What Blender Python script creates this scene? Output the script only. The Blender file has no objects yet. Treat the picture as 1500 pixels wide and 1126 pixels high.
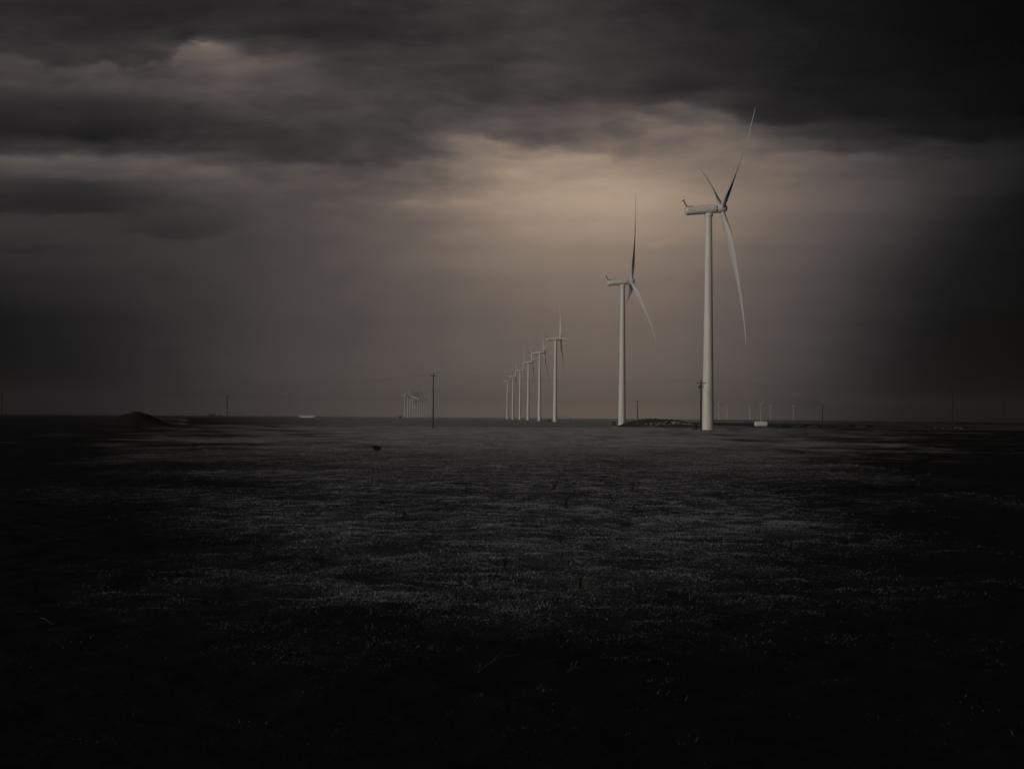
import bpy, bmesh, math, random
import numpy as np
from mathutils import Vector, Matrix

random.seed(7)
RNG = np.random.default_rng(11)
scene = bpy.context.scene
col = scene.collection

# ------------------------------------------------------------------ camera
FPX = 2025.0                      # focal length in pixels of the 1500 px wide photograph
CAM_H = 4.1
cam_data = bpy.data.cameras.new('camera')
cam = bpy.data.objects.new('camera', cam_data)
col.objects.link(cam)
cam_data.sensor_width = 36.0
cam_data.lens = 36.0 * FPX / 1500.0
cam_data.clip_start = 0.1
cam_data.clip_end = 60000.0
CAM_R = Matrix.Rotation(math.radians(90 + 1.36), 4, 'X') @ Matrix.Rotation(math.radians(0.45), 4, 'Z')
cam.matrix_world = Matrix.Translation((0, 0, CAM_H)) @ CAM_R
scene.camera = cam

# ------------------------------------------------------------------ exposure
scene.view_settings.view_transform = 'Standard'
scene.view_settings.look = 'None'
scene.view_settings.exposure = 0.0
scene.view_settings.gamma = 1.0
scene.view_settings.use_curve_mapping = False
scene.render.engine = 'CYCLES'
scene.cycles.use_denoising = True
scene.cycles.max_bounces = 6
scene.cycles.volume_bounces = 0

# ------------------------------------------------------------------ sun
SUN_AZ, SUN_EL = math.radians(-134), math.radians(10)
sun_dir = Vector((math.sin(SUN_AZ) * math.cos(SUN_EL), math.cos(SUN_AZ) * math.cos(SUN_EL), math.sin(SUN_EL)))
sl = bpy.data.lights.new('sun', 'SUN')
sl.energy = 1.5
sl.angle = math.radians(50)
sl.color = (1.0, 0.91, 0.82)
so = bpy.data.objects.new('sun', sl)
so.rotation_euler = sun_dir.to_track_quat('Z', 'Y').to_euler()
so.location = (-300, -300, 300)
col.objects.link(so)


# ------------------------------------------------------------------ storm sky (world)
def lin(c):
    c = c / 255.0
    return c / 12.92 if c <= 0.04045 else ((c + 0.055) / 1.055) ** 2.4


class G:
    """small expression helper for math nodes"""
    def __init__(self, tree):
        self.t = tree

    def n(self, kind):
        return self.t.nodes.new(kind)

    def set(self, sock, v):
        if isinstance(v, (int, float)):
            sock.default_value = v
        elif isinstance(v, (tuple, list)):
            sock.default_value = v
        else:
            self.t.links.new(v, sock)

    def m(self, op, a, b=None, c=None, clamp=False):
        k = self.n('ShaderNodeMath')
        k.operation = op
        k.use_clamp = clamp
        for i, v in enumerate((a, b, c)):
            if v is not None:
                self.set(k.inputs[i], v)
        return k.outputs[0]

    def step(self, v, a, b, lo=0.0, hi=1.0, mode='SMOOTHSTEP'):
        k = self.n('ShaderNodeMapRange')
        k.interpolation_type = mode
        k.clamp = True
        self.set(k.inputs['Value'], v)
        self.set(k.inputs['From Min'], a)
        self.set(k.inputs['From Max'], b)
        self.set(k.inputs['To Min'], lo)
        self.set(k.inputs['To Max'], hi)
        return k.outputs['Result']

    def curve(self, v, pts, vmax):
        """pts: (position 0..1, value) scaled by vmax"""
        k = self.n('ShaderNodeFloatCurve')
        cu = k.mapping.curves[0]
        pts = sorted(pts)
        cu.points[0].location = (pts[0][0], pts[0][1] / vmax)
        cu.points[1].location = (pts[-1][0], pts[-1][1] / vmax)
        for p in pts[1:-1]:
            cu.points.new(p[0], p[1] / vmax)
        for p in cu.points:
            p.handle_type = 'AUTO_CLAMPED'
        k.mapping.update()
        self.set(k.inputs['Value'], v)
        return self.m('MULTIPLY', k.outputs[0], vmax)

    def noise(self, vec, scale, detail=4, rough=0.5, dist=0.0):
        k = self.n('ShaderNodeTexNoise')
        self.set(k.inputs['Vector'], vec)
        k.inputs['Scale'].default_value = scale
        k.inputs['Detail'].default_value = detail
        k.inputs['Roughness'].default_value = rough
        k.inputs['Distortion'].default_value = dist
        return k.outputs[0]

    def vec(self, x, y, z):
        k = self.n('ShaderNodeCombineXYZ')
        self.set(k.inputs[0], x)
        self.set(k.inputs[1], y)
        self.set(k.inputs[2], z)
        return k.outputs[0]


world = bpy.data.worlds.new('World')
scene.world = world
world.use_nodes = True
wt = world.node_tree
wt.nodes.clear()
g = G(wt)
tc = g.n('ShaderNodeTexCoord')
sep = g.n('ShaderNodeSeparateXYZ')
wt.links.new(tc.outputs['Generated'], sep.inputs[0])
dx, dy, dz = sep.outputs
hyp = g.m('SQRT', g.m('ADD', g.m('MULTIPLY', dx, dx), g.m('MULTIPLY', dy, dy)))
den = g.m('MAXIMUM', dy, g.m('MAXIMUM', g.m('MULTIPLY', hyp, 0.75), 0.02))
# bearing and height of the sky direction, in units of the row tables below
U = g.m('MULTIPLY_ADD', g.m('DIVIDE', dx, den), FPX, 750.0)
V0 = g.m('MULTIPLY_ADD', g.m('DIVIDE', dz, den), -FPX, 611.0)
V = g.m('MULTIPLY_ADD', g.m('SUBTRACT', U, 750.0), 0.0079, V0)

# wind-drawn turbulence: the same cloud grain everywhere in the sky
cv = g.vec(g.m('MULTIPLY', U, 0.004), g.m('MULTIPLY', V, 0.012), 0.0)
cv2 = g.vec(g.m('MULTIPLY', U, 0.0022), g.m('MULTIPLY', V, 0.009), 3.7)
n_big = g.m("SUBTRACT", g.noise(cv, 1.0, 2, 0.55, 0.3), 0.5)
n_mid = g.m('SUBTRACT', g.noise(cv, 2.7, 3, 0.6, 0.25), 0.5)
n_fine = g.m('SUBTRACT', g.noise(cv, 6.5, 4, 0.62, 0.2), 0.5)
n_streak = g.m('SUBTRACT', g.noise(cv2, 1.6, 4, 0.5, 0.4), 0.5)
high = g.step(V, 420.0, 250.0)                      # clouds have edges higher up, rain below
warp = g.m('ADD', g.m('MULTIPLY', n_big, 26.0), g.m('MULTIPLY', n_mid, 22.0))
Vw = g.m('ADD', V, g.m('MULTIPLY', warp, high))
Uw = g.m('ADD', U, g.m('MULTIPLY', n_mid, 60.0))
X0, X1 = -100.0, 1600.0
T = g.m('DIVIDE', g.m('SUBTRACT', Uw, X0), X1 - X0, clamp=True)

XS = list(range(0, 1501, 100))
ROWS = [
    (-70, [44, 42, 38, 38, 40, 42, 48, 56, 54, 46, 36, 26, 20, 14, 9, 6]),
    (0,   [45, 42, 40, 40, 40, 44, 52, 60, 58, 50, 38, 27, 20, 14, 8, 5]),
    (40,  [48, 46, 44, 52, 46, 42, 50, 58, 60, 52, 42, 30, 22, 14, 9, 6]),
    (80,  [64, 60, 66, 90, 84, 60, 54, 58, 62, 58, 46, 34, 24, 16, 10, 7]),
    (120, [66, 70, 76, 84, 76, 66, 62, 62, 66, 60, 50, 38, 28, 19, 12, 8]),
    (155, [44, 44, 48, 60, 66, 66, 66, 74, 74, 68, 76, 46, 32, 24, 14, 9]),
    (190, [37, 37, 41, 48, 56, 64, 72, 88, 90, 98, 112, 78, 48, 36, 24, 15]),
    (215, [52, 58, 62, 60, 60, 66, 80, 108, 118, 116, 122, 104, 72, 50, 36, 22]),
    (234, [74, 86, 92, 78, 67, 72, 90, 126, 146, 138, 130, 112, 90, 66, 46, 28]),
    (251, [66, 73, 84, 88, 80, 80, 98, 132, 154, 148, 135, 115, 94, 71, 47, 27]),
    (272, [48, 46, 60, 78, 82, 87, 102, 135, 161, 162, 148, 122, 98, 74, 48, 26]),
    (292, [40, 40, 50, 66, 78, 90, 111, 142, 166, 172, 158, 130, 100, 74, 42, 18]),
    (330, [52, 54, 56, 60, 73, 88, 107, 134, 155, 159, 148, 120, 92, 66, 34, 15]),
    (372, [44, 50, 54, 62, 72, 86, 104, 124, 138, 139, 127, 107, 84, 56, 27, 13]),
    (420, [33, 40, 48, 60, 72, 83, 95, 110, 122, 124, 115, 99, 76, 46, 23, 12]),
    (480, [17, 27, 39, 56, 69, 79, 91, 103, 112, 114, 107, 92, 70, 38, 15, 7]),
    (560, [9, 20, 37, 57, 75, 86, 95, 104, 110, 112, 106, 90, 64, 32, 10, 4]),
    (612, [8, 20, 40, 62, 82, 96, 106, 116, 124, 126, 119, 98, 64, 28, 7, 2]),
]


def tx(x):
    return (x - X0) / (X1 - X0)


L = None
prev = None
for (y, vals) in ROWS:
    r = g.curve(T, [(tx(x), v) for x, v in zip(XS, vals)], 200.0)
    if L is None:
        L = r
    else:
        w = g.step(Vw, float(prev[0]), float(y))
        L = g.m('ADD', g.m('MULTIPLY', r, w), g.m('MULTIPLY', L, g.m('SUBTRACT', 1.0, w)))
    prev = (y, vals)

# cloud edges: dark base above, lit top of the next cloud below
EDGES = [
    ([(-100, 226), (0, 226), (60, 229), (100, 223), (150, 218), (200, 219), (250, 228), (300, 240), (350, 250), (420, 262), (1600, 262)],
     [(-100, 8), (0, 8), (60, 5), (120, 10), (200, 12), (300, 9), (400, 3), (450, 0), (1600, 0)], 22.0),
    ([(-100, 238), (350, 238), (540, 238), (560, 240), (620, 232), (650, 226), (1600, 226)],
     [(-100, 0), (330, 0), (400, 8), (540, 9), (640, 3), (680, 0), (1600, 0)], 15.0),
    ([(-100, 200), (640, 200), (700, 197), (730, 209), (770, 214), (810, 213), (850, 224), (900, 230), (960, 226), (1600, 226)],
     [(-100, 0), (600, 0), (680, 9), (740, 18), (820, 16), (880, 12), (960, 3), (1000, 0), (1600, 0)], 20.0),
    ([(-100, 148), (640, 148), (760, 152), (940, 150), (1000, 150), (1030, 154), (1060, 163), (1100, 176), (1200, 181), (1300, 188), (1400, 205), (1600, 206)],
     [(-100, 0), (580, 0), (680, 7), (900, 8), (1000, 20), (1080, 17), (1180, 7), (1300, 5), (1420, 4), (1600, 2)], 20.0),
    ([(-100, 72), (0, 75), (50, 88), (120, 96), (150, 86), (165, 97), (240, 84), (275, 56), (320, 62), (400, 80), (1600, 80)],
     [(-100, 10), (0, 11), (150, 11), (280, 12), (380, 6), (450, 0), (1600, 0)], 18.0),
    ([(-100, 220), (1040, 218), (1150, 222), (1270, 224), (1320, 208), (1500, 203), (1600, 203)],
     [(-100, 0), (1000, 0), (1100, 5), (1250, 6), (1400, 4), (1600, 2)], 14.0),
    ([(-100, 312), (0, 312), (100, 312), (200, 308), (300, 306), (1600, 306)],
     [(-100, 6), (0, 7), (120, 6), (220, 0), (1600, 0)], 12.0),
    ([(-100, 345), (180, 345), (280, 350), (340, 342), (1600, 342)],
     [(-100, 0), (140, 0), (230, 5), (300, 5), (380, 0), (1600, 0)], 16.0),
]
Te = g.m('DIVIDE', g.m('SUBTRACT', g.m('MULTIPLY_ADD', n_fine, 26.0, U), X0), X1 - X0, clamp=True)
Ve = g.m('ADD', V, g.m('ADD', g.m('MULTIPLY', n_mid, 24.0), g.m('MULTIPLY', n_fine, 16.0)))
for (yb, am, wd) in EDGES:
    yc = g.curve(Te, [(tx(a), b) for a, b in yb], 400.0)
    ac = g.curve(Te, [(tx(a), b) for a, b in am], 40.0)
    s = g.m('DIVIDE', g.m('SUBTRACT', Ve, yc), wd)
    sharp = g.m('TANH', g.m('MULTIPLY', s, 3.2))
    fall = g.m('POWER', 2.718, g.m('MULTIPLY', g.m('ABSOLUTE', s), -0.75))
    L = g.m('ADD', L, g.m('MULTIPLY', ac, g.m('MULTIPLY', sharp, fall)))


def blob(cx, cy, sx, sy, amp, u=U, v=V):
    a = g.m('DIVIDE', g.m('SUBTRACT', u, float(cx)), float(sx))
    b = g.m('DIVIDE', g.m('SUBTRACT', v, float(cy)), float(sy))
    q = g.m('ADD', g.m('MULTIPLY', a, a), g.m('MULTIPLY', b, b))
    return g.m('MULTIPLY', g.m('POWER', 2.718, g.m('MULTIPLY', q, -1.0)), float(amp))


Ub = g.m('MULTIPLY_ADD', n_fine, 60.0, U)
for a in [(291, 58, 14, 8, 26), (304, 67, 30, 9, 12), (340, 95, 70, 14, 8), (620, 301, 60, 5, 10), (972, 355, 30, 6, 9), (250, 338, 70, 14, -7), (330, 155, 40, 14, 6), (60, 366, 80, 5, -6)]:
    L = g.m('ADD', L, blob(*a, u=Ub, v=Ve))

# rain shafts and fine grain
rv = g.vec(g.m('MULTIPLY', U, 0.02), g.m('MULTIPLY', V, 0.0012), 9.1)
rain = g.m('MULTIPLY', g.m('SUBTRACT', g.noise(rv, 1.0, 3, 0.55, 0.6), 0.5), g.step(V, 240.0, 420.0))
gain = g.m('ADD', 1.0, g.m('MULTIPLY', rain, 0.06))
cl = g.m('ADD', g.m('MULTIPLY', n_streak, 0.38), g.m('ADD', g.m('MULTIPLY_ADD', n_mid, 0.58, g.m('MULTIPLY', n_big, 0.25)), g.m('MULTIPLY', n_fine, 0.11)))
deck = g.m('MULTIPLY', g.step(V, 390.0, 180.0), g.step(L, 150.0, 75.0, 0.45, 1.0))
gain = g.m('ADD', gain, g.m('MULTIPLY', cl, g.m('MULTIPLY_ADD', deck, 0.95, 0.08)))
L = g.m('MULTIPLY', L, gain)

# all round and overhead the same dark cloud goes on
dn = g.noise(tc.outputs['Generated'], 2.6, 6, 0.6, 0.5)
rest = g.m('MULTIPLY_ADD', g.m('SUBTRACT', dn, 0.5), 60.0, 30.0)
wside = g.step(g.m('ABSOLUTE', g.m('SUBTRACT', U, 750.0)), 790.0, 1150.0)
wtop = g.step(V, -40.0, -320.0)
wback = g.step(dy, 0.75, 0.55)
wall = g.m('MAXIMUM', g.m('MAXIMUM', wside, wtop), wback)
L = g.m('ADD', g.m('MULTIPLY', rest, wall), g.m('MULTIPLY', L, g.m('SUBTRACT', 1.0, wall)))
Ln = g.m('DIVIDE', L, 200.0, clamp=True)

ramp = g.n('ShaderNodeValToRGB')
STOPS = [(0, (0, 0, 0)), (12, (12, 12, 12)), (24, (24, 23, 24)), (42, (42, 40, 41)), (60, (60, 56, 56)), (80, (80, 73, 71)),
         (105, (105, 95, 89)), (140, (141, 124, 110)), (172, (174, 153, 133)), (200, (204, 181, 156))]
el_ = ramp.color_ramp.elements
for i, (p, c) in enumerate(STOPS):
    e = el_[i] if i < 2 else el_.new(p / 200.0)
    e.position = p / 200.0
    e.color = (lin(c[0]), lin(c[1]), lin(c[2]), 1)
wt.links.new(Ln, ramp.inputs[0])
sky = g.n('ShaderNodeTexSky')
sky.sky_type = 'NISHITA'
sky.sun_disc = False
sky.sun_elevation = SUN_EL
sky.sun_rotation = SUN_AZ % (2 * math.pi)
bg_sky = g.n('ShaderNodeBackground')
wt.links.new(sky.outputs[0], bg_sky.inputs[0])
bg_sky.inputs[1].default_value = 0.05
bg_cloud = g.n('ShaderNodeBackground')
wt.links.new(ramp.outputs[0], bg_cloud.inputs[0])
mixs = g.n('ShaderNodeMixShader')                   # the deck lets almost nothing of the clear sky through
mixs.inputs[0].default_value = 0.997
wt.links.new(bg_sky.outputs[0], mixs.inputs[1])
wt.links.new(bg_cloud.outputs[0], mixs.inputs[2])
out = g.n('ShaderNodeOutputWorld')
wt.links.new(mixs.outputs[0], out.inputs[0])
world.cycles.sampling_method = 'MANUAL'
world.cycles.sample_map_resolution = 256
scene.cycles.use_adaptive_sampling = True
scene.cycles.adaptive_threshold = 0.01
scene.cycles.adaptive_min_samples = 12


# ------------------------------------------------------------------ helpers
def tag(o, label=None, cat=None, group=None, kind=None):
    if label:
        o['label'] = label
    if cat:
        o['category'] = cat
    if group:
        o['group'] = group
    if kind:
        o['kind'] = kind
    return o


def ray_at(px, py, depth):
    """world point seen at a photograph pixel, at the given distance along +Y"""
    d = CAM_R @ Vector(((px - 750.0) / FPX, -(py - 563.0) / FPX, -1.0))
    t = depth / d.y
    return Vector((d.x * t, depth, CAM_H + d.z * t))


class MB:
    """collects shapes, builds ONE mesh object"""
    def __init__(self):
        self.v, self.f = [], []

    def add(self, vs, fs):
        o = len(self.v)
        self.v.extend([tuple(p) for p in vs])
        self.f.extend([tuple(i + o for i in q) for q in fs])
        return self

    def box(self, c, s, rot=None, taper=1.0):
        hx, hy, hz = s[0] / 2, s[1] / 2, s[2] / 2
        vs = []
        for z, k in ((-hz, 1.0), (hz, taper)):
            for x, y in ((-hx, -hy), (hx, -hy), (hx, hy), (-hx, hy)):
                p = Vector((x * k, y * k, z))
                if rot is not None:
                    p = rot @ p
                vs.append(p + Vector(c))
        return self.add(vs, [(3, 2, 1, 0), (4, 5, 6, 7), (0, 1, 5, 4), (1, 2, 6, 5), (2, 3, 7, 6), (3, 0, 4, 7)])

    def rings(self, rings, caps=True):
        n = len(rings[0])
        vs = [p for r in rings for p in r]
        fs = []
        for i in range(len(rings) - 1):
            for j in range(n):
                k = (j + 1) % n
                fs.append((i * n + j, i * n + k, (i + 1) * n + k, (i + 1) * n + j))
        if caps:
            fs.append(tuple(range(n - 1, -1, -1)))
            fs.append(tuple((len(rings) - 1) * n + j for j in range(n)))
        return self.add(vs, fs)

    def lathe(self, prof, n=24, axis='Z', c=(0, 0, 0)):
        """prof: (position along the axis, radius)"""
        R = []
        for (t, r) in prof:
            ring = []
            for j in range(n):
                a = 2 * math.pi * j / n
                u, w = r * math.cos(a), r * math.sin(a)
                if axis == 'Z':
                    p = (u, w, t)
                elif axis == 'X':
                    p = (t, u, w)
                else:
                    p = (w, t, u)
                ring.append((p[0] + c[0], p[1] + c[1], p[2] + c[2]))
            R.append(ring)
        return self.rings(R)

    def tube(self, pts, r, n=6, r2=None):
        pts = [Vector(p) for p in pts]
        R = []
        m = len(pts) - 1
        for i, p in enumerate(pts):
            d = (pts[min(i + 1, m)] - pts[max(i - 1, 0)]).normalized()
            up = Vector((0, 0, 1)) if abs(d.z) < 0.95 else Vector((1, 0, 0))
            a = d.cross(up).normalized()
            b = a.cross(d)
            rr = r if r2 is None else r + (r2 - r) * i / m
            R.append([p + a * (rr * math.cos(2 * math.pi * j / n)) + b * (rr * math.sin(2 * math.pi * j / n)) for j in range(n)])
        return self.rings(R)

    def mesh(self, name, smooth=False):
        me = bpy.data.meshes.new(name)
        me.from_pydata(self.v, [], self.f)
        bm = bmesh.new()
        bm.from_mesh(me)
        bmesh.ops.recalc_face_normals(bm, faces=bm.faces)
        bm.to_mesh(me)
        bm.free()
        if smooth:
            me.polygons.foreach_set('use_smooth', [True] * len(me.polygons))
            me.set_sharp_from_angle(angle=math.radians(35))
        return me

    def build(self, name, mat, parent=None, smooth=False):
        return link(name, self.mesh(name, smooth), mat, parent)


def link(name, me, mat, parent=None):
    if mat is not None and not me.materials:
        me.materials.append(mat)
    o = bpy.data.objects.new(name, me)
    col.objects.link(o)
    if parent is not None:
        o.parent = parent
    return o


def empty(name, loc, rz=0.0):
    o = bpy.data.objects.new(name, None)
    o.location = loc
    o.rotation_euler = (0, 0, rz)
    o.empty_display_size = 0.5
    col.objects.link(o)
    return o


def copy_tree(o, parent=None):
    c = o.copy()
    col.objects.link(c)
    c.parent = parent
    for ch in list(o.children):
        copy_tree(ch, c)
    return c


# value noise in numpy
def _hash(ix, iy, seed):
    h = (ix.astype(np.int64) * 374761393 + iy.astype(np.int64) * 668265263 + seed * 974711) & 0x7fffffff
    h = ((h ^ (h >> 13)) * 1274126177) & 0x7fffffff
    h = (h ^ (h >> 16)) & 0xffff
    return h / 65535.0


def vnoise(x, y, seed=0):
    ix, iy = np.floor(x), np.floor(y)
    fx, fy = x - ix, y - iy
    fx, fy = fx * fx * (3 - 2 * fx), fy * fy * (3 - 2 * fy)
    a, b = _hash(ix, iy, seed), _hash(ix + 1, iy, seed)
    c, d = _hash(ix, iy + 1, seed), _hash(ix + 1, iy + 1, seed)
    return (a * (1 - fx) + b * fx) * (1 - fy) + (c * (1 - fx) + d * fx) * fy


def sstep(x, a, b):
    t = np.clip((x - a) / (b - a), 0, 1)
    return t * t * (3 - 2 * t)


def ground_z(x, y):
    x, y = np.asarray(x, float), np.asarray(y, float)
    r = np.hypot(x, y)
    fade = 1 - sstep(r, 180, 320)
    z = (vnoise(x / 7.0, y / 9.0, 1) - 0.5) * 0.09
    z += (vnoise(x / 2.3, y / 2.0, 2) - 0.5) * 0.08
    z += (vnoise(x / 0.9, y / 0.9, 3) ** 1.5 - 0.4) * 0.13
    z += (vnoise(x / 0.38, y / 0.36, 4) - 0.5) * 0.05 * (1 - sstep(r, 60, 120))
    return z * fade


def grass_vignette(x, y):
    """patchy dry grass, 0..1, with a vignette painted in: dark foreground and sides"""
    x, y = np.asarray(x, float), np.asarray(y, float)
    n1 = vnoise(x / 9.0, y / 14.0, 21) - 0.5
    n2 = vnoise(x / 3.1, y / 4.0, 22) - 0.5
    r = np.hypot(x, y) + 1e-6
    near = sstep(y + n1 * 8 + n2 * 6, 22, 41)  # foreground darkening painted into the mask
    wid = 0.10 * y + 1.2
    left = sstep((x + 2.8 + 0.182 * y) / wid + n1 * 1.6 + n2 * 0.9, -1.0, 1.6)  # side darkening painted in, a wedge opening away from the camera
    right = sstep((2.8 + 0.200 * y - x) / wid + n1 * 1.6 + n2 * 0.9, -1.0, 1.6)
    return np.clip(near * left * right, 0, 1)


# ------------------------------------------------------------------ materials
def new_mat(name):
    m = bpy.data.materials.new(name)
    m.use_nodes = True
    t = m.node_tree
    b = t.nodes['Principled BSDF']
    return m, G(t), b


def mottled(name, c1, c2, scale=3.0, rough=0.7, bump=0.0, detail=5, coords='Object', metallic=0.0, stretch=(1, 1, 1), lo=0.35, hi=0.65, spec=0.5, sheen=0.0):
    m, q, b = new_mat(name)
    tcn = q.n('ShaderNodeTexCoord')
    mp = q.n('ShaderNodeMapping')
    q.set(mp.inputs['Vector'], tcn.outputs[coords])
    mp.inputs['Scale'].default_value = stretch
    f = q.noise(mp.outputs[0], scale, detail, 0.6)
    mx = q.n('ShaderNodeMix')
    mx.data_type = 'RGBA'
    q.set(mx.inputs['Factor'], q.step(f, lo, hi))
    mx.inputs['A'].default_value = (*c1, 1)
    mx.inputs['B'].default_value = (*c2, 1)
    q.set(b.inputs['Base Color'], mx.outputs['Result'])
    b.inputs['Roughness'].default_value = rough
    b.inputs['Metallic'].default_value = metallic
    b.inputs['Specular IOR Level'].default_value = spec
    b.inputs['Sheen Weight'].default_value = sheen
    if bump:
        bn = q.n('ShaderNodeBump')
        bn.inputs['Strength'].default_value = bump
        bn.inputs['Distance'].default_value = 0.05
        q.set(bn.inputs['Height'], f)
        q.set(b.inputs['Normal'], bn.outputs[0])
    return m


M_TOWER = mottled('tower_paint', (0.72, 0.69, 0.65), (0.82, 0.79, 0.74), 0.9, 0.5, stretch=(1, 1, 0.06))
M_NAC = mottled('nacelle_paint', (0.78, 0.75, 0.71), (0.86, 0.83, 0.79), 0.9, 0.5, stretch=(0.5, 1, 1))
M_BLADE = mottled('blade_gelcoat', (0.60, 0.59, 0.58), (0.70, 0.69, 0.68), 0.5, 0.45, stretch=(1, 1, 0.1))
M_DARKMETAL = mottled('dark_metal', (0.05, 0.05, 0.05), (0.09, 0.085, 0.08), 4.0, 0.6)
M_WOOD = mottled('creosote_wood', (0.012, 0.010, 0.009), (0.03, 0.025, 0.021), 6.0, 0.85, stretch=(1, 1, 0.08))
M_WIRE = mottled('wire', (0.03, 0.03, 0.03), (0.05, 0.05, 0.05), 2.0, 0.6)
M_PORC = mottled('porcelain', (0.10, 0.08, 0.07), (0.16, 0.14, 0.12), 8.0, 0.4)
M_CAB = mottled('cabinet_paint', (0.030, 0.034, 0.032), (0.05, 0.055, 0.05), 2.0, 0.6)
M_CONC = mottled('concrete', (0.20, 0.19, 0.18), (0.30, 0.29, 0.27), 3.0, 0.9)
M_CONC2 = mottled('dull_stone', (0.05, 0.049, 0.048), (0.11, 0.108, 0.105), 3.0, 0.9)
M_WHITE = mottled('white_steel', (0.60, 0.58, 0.55), (0.74, 0.72, 0.69), 0.8, 0.5)
M_SOIL = mottled('heaped_soil', (0.010, 0.010, 0.010), (0.022, 0.022, 0.022), 1.2, 0.95, bump=0.6, spec=0.1)
M_BANK = mottled('bank_earth', (0.032, 0.030, 0.029), (0.085, 0.080, 0.075), 0.9, 0.95, bump=0.6, spec=0.1)
M_RUBBLE = mottled('pale_rubble', (0.20, 0.19, 0.18), (0.36, 0.34, 0.32), 2.5, 0.9, spec=0.2)
M_LEAF = mottled('scrub_leaf', (0.014, 0.015, 0.011), (0.032, 0.032, 0.024), 2.0, 0.8, spec=0.2)
M_STEM = mottled('stem', (0.03, 0.025, 0.02), (0.06, 0.05, 0.04), 4.0, 0.85)
M_STRAW = mottled('dry_stick', (0.035, 0.034, 0.033), (0.07, 0.069, 0.068), 6.0, 0.8)
M_ROOF = mottled('pale_roof', (0.80, 0.78, 0.75), (0.86, 0.84, 0.81), 0.3, 0.5)
M_WALL = mottled('pale_wall', (0.74, 0.72, 0.70), (0.82, 0.80, 0.77), 0.5, 0.7)
M_FALLOW = mottled('fallow_soil', (0.028, 0.028, 0.029), (0.07, 0.069, 0.07), 0.03, 0.95, stretch=(0.6, 1.6, 1), spec=0.15)
M_ROAD = mottled('pale_dirt', (0.16, 0.158, 0.156), (0.24, 0.235, 0.23), 0.05, 0.95, stretch=(1, 4, 1), spec=0.2, sheen=0.05)
M_FIELD = mottled('tilled_field', (0.075, 0.075, 0.077), (0.15, 0.149, 0.15), 0.04, 0.95, stretch=(0.6, 1.2, 1), spec=0.15, sheen=0.10)

# ground: soil, dry grass and a painted vignette, mixed as the 'cover_vignette' attribute says
M_GROUND, q, b = new_mat('prairie_ground')
geo = q.n('ShaderNodeNewGeometry')
at = q.n('ShaderNodeAttribute')
at.attribute_name = 'cover_vignette'
sp = q.n('ShaderNodeSeparateXYZ')
q.set(sp.inputs[0], geo.outputs['Position'])
dist = q.m('SQRT', q.m('ADD', q.m('MULTIPLY', sp.outputs[0], sp.outputs[0]), q.m('MULTIPLY', sp.outputs[1], sp.outputs[1])))
fn = q.noise(geo.outputs['Position'], 1.6, 6, 0.65)
mn = q.noise(geo.outputs['Position'], 0.23, 5, 0.6)
mp = q.n('ShaderNodeMapping')
q.set(mp.inputs['Vector'], geo.outputs['Position'])
mp.inputs['Scale'].default_value = (0.16, 0.05, 1.0)
bn_ = q.noise(mp.outputs[0], 1.0, 8, 0.7)
tuft = q.m('ADD', q.m('MULTIPLY', q.step(fn, 0.38, 0.62), 0.45), q.m('MULTIPLY', q.step(mn, 0.36, 0.60), 0.55))
farblend = q.step(dist, 60.0, 220.0)
patch = q.step(bn_, 0.34, 0.60, 0.35, 1.0)
tuftf = q.m('ADD', q.m('MULTIPLY', tuft, q.m('SUBTRACT', 1.0, farblend)), q.m('MULTIPLY', patch, farblend))
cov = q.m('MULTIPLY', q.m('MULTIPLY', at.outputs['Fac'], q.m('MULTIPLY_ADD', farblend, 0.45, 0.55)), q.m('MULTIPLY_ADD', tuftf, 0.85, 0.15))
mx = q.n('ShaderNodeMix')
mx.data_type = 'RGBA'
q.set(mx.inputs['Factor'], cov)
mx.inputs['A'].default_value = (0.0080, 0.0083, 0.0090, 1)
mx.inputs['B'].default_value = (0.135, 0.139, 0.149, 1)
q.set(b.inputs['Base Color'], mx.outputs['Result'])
b.inputs['Roughness'].default_value = 0.95
b.inputs['Specular IOR Level'].default_value = 0.1
q.set(b.inputs['Sheen Weight'], q.m('MULTIPLY', cov, q.m('MULTIPLY', farblend, 0.22)))
b.inputs['Sheen Roughness'].default_value = 0.5
bp = q.n('ShaderNodeBump')
bp.inputs['Strength'].default_value = 0.9
bp.inputs['Distance'].default_value = 0.12
q.set(bp.inputs['Height'], q.m('ADD', fn, mn))
q.set(b.inputs['Normal'], bp.outputs[0])

M_GRASS, q, b = new_mat('dry_grass')
at = q.n('ShaderNodeAttribute')
at.attribute_name = 'shade'
mx = q.n('ShaderNodeMix')
mx.data_type = 'RGBA'
q.set(mx.inputs['Factor'], at.outputs['Fac'])
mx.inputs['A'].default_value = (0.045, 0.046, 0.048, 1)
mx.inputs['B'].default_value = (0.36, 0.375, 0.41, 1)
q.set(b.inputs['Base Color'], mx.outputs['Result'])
b.inputs['Roughness'].default_value = 0.75
b.inputs['Specular IOR Level'].default_value = 0.2

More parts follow.
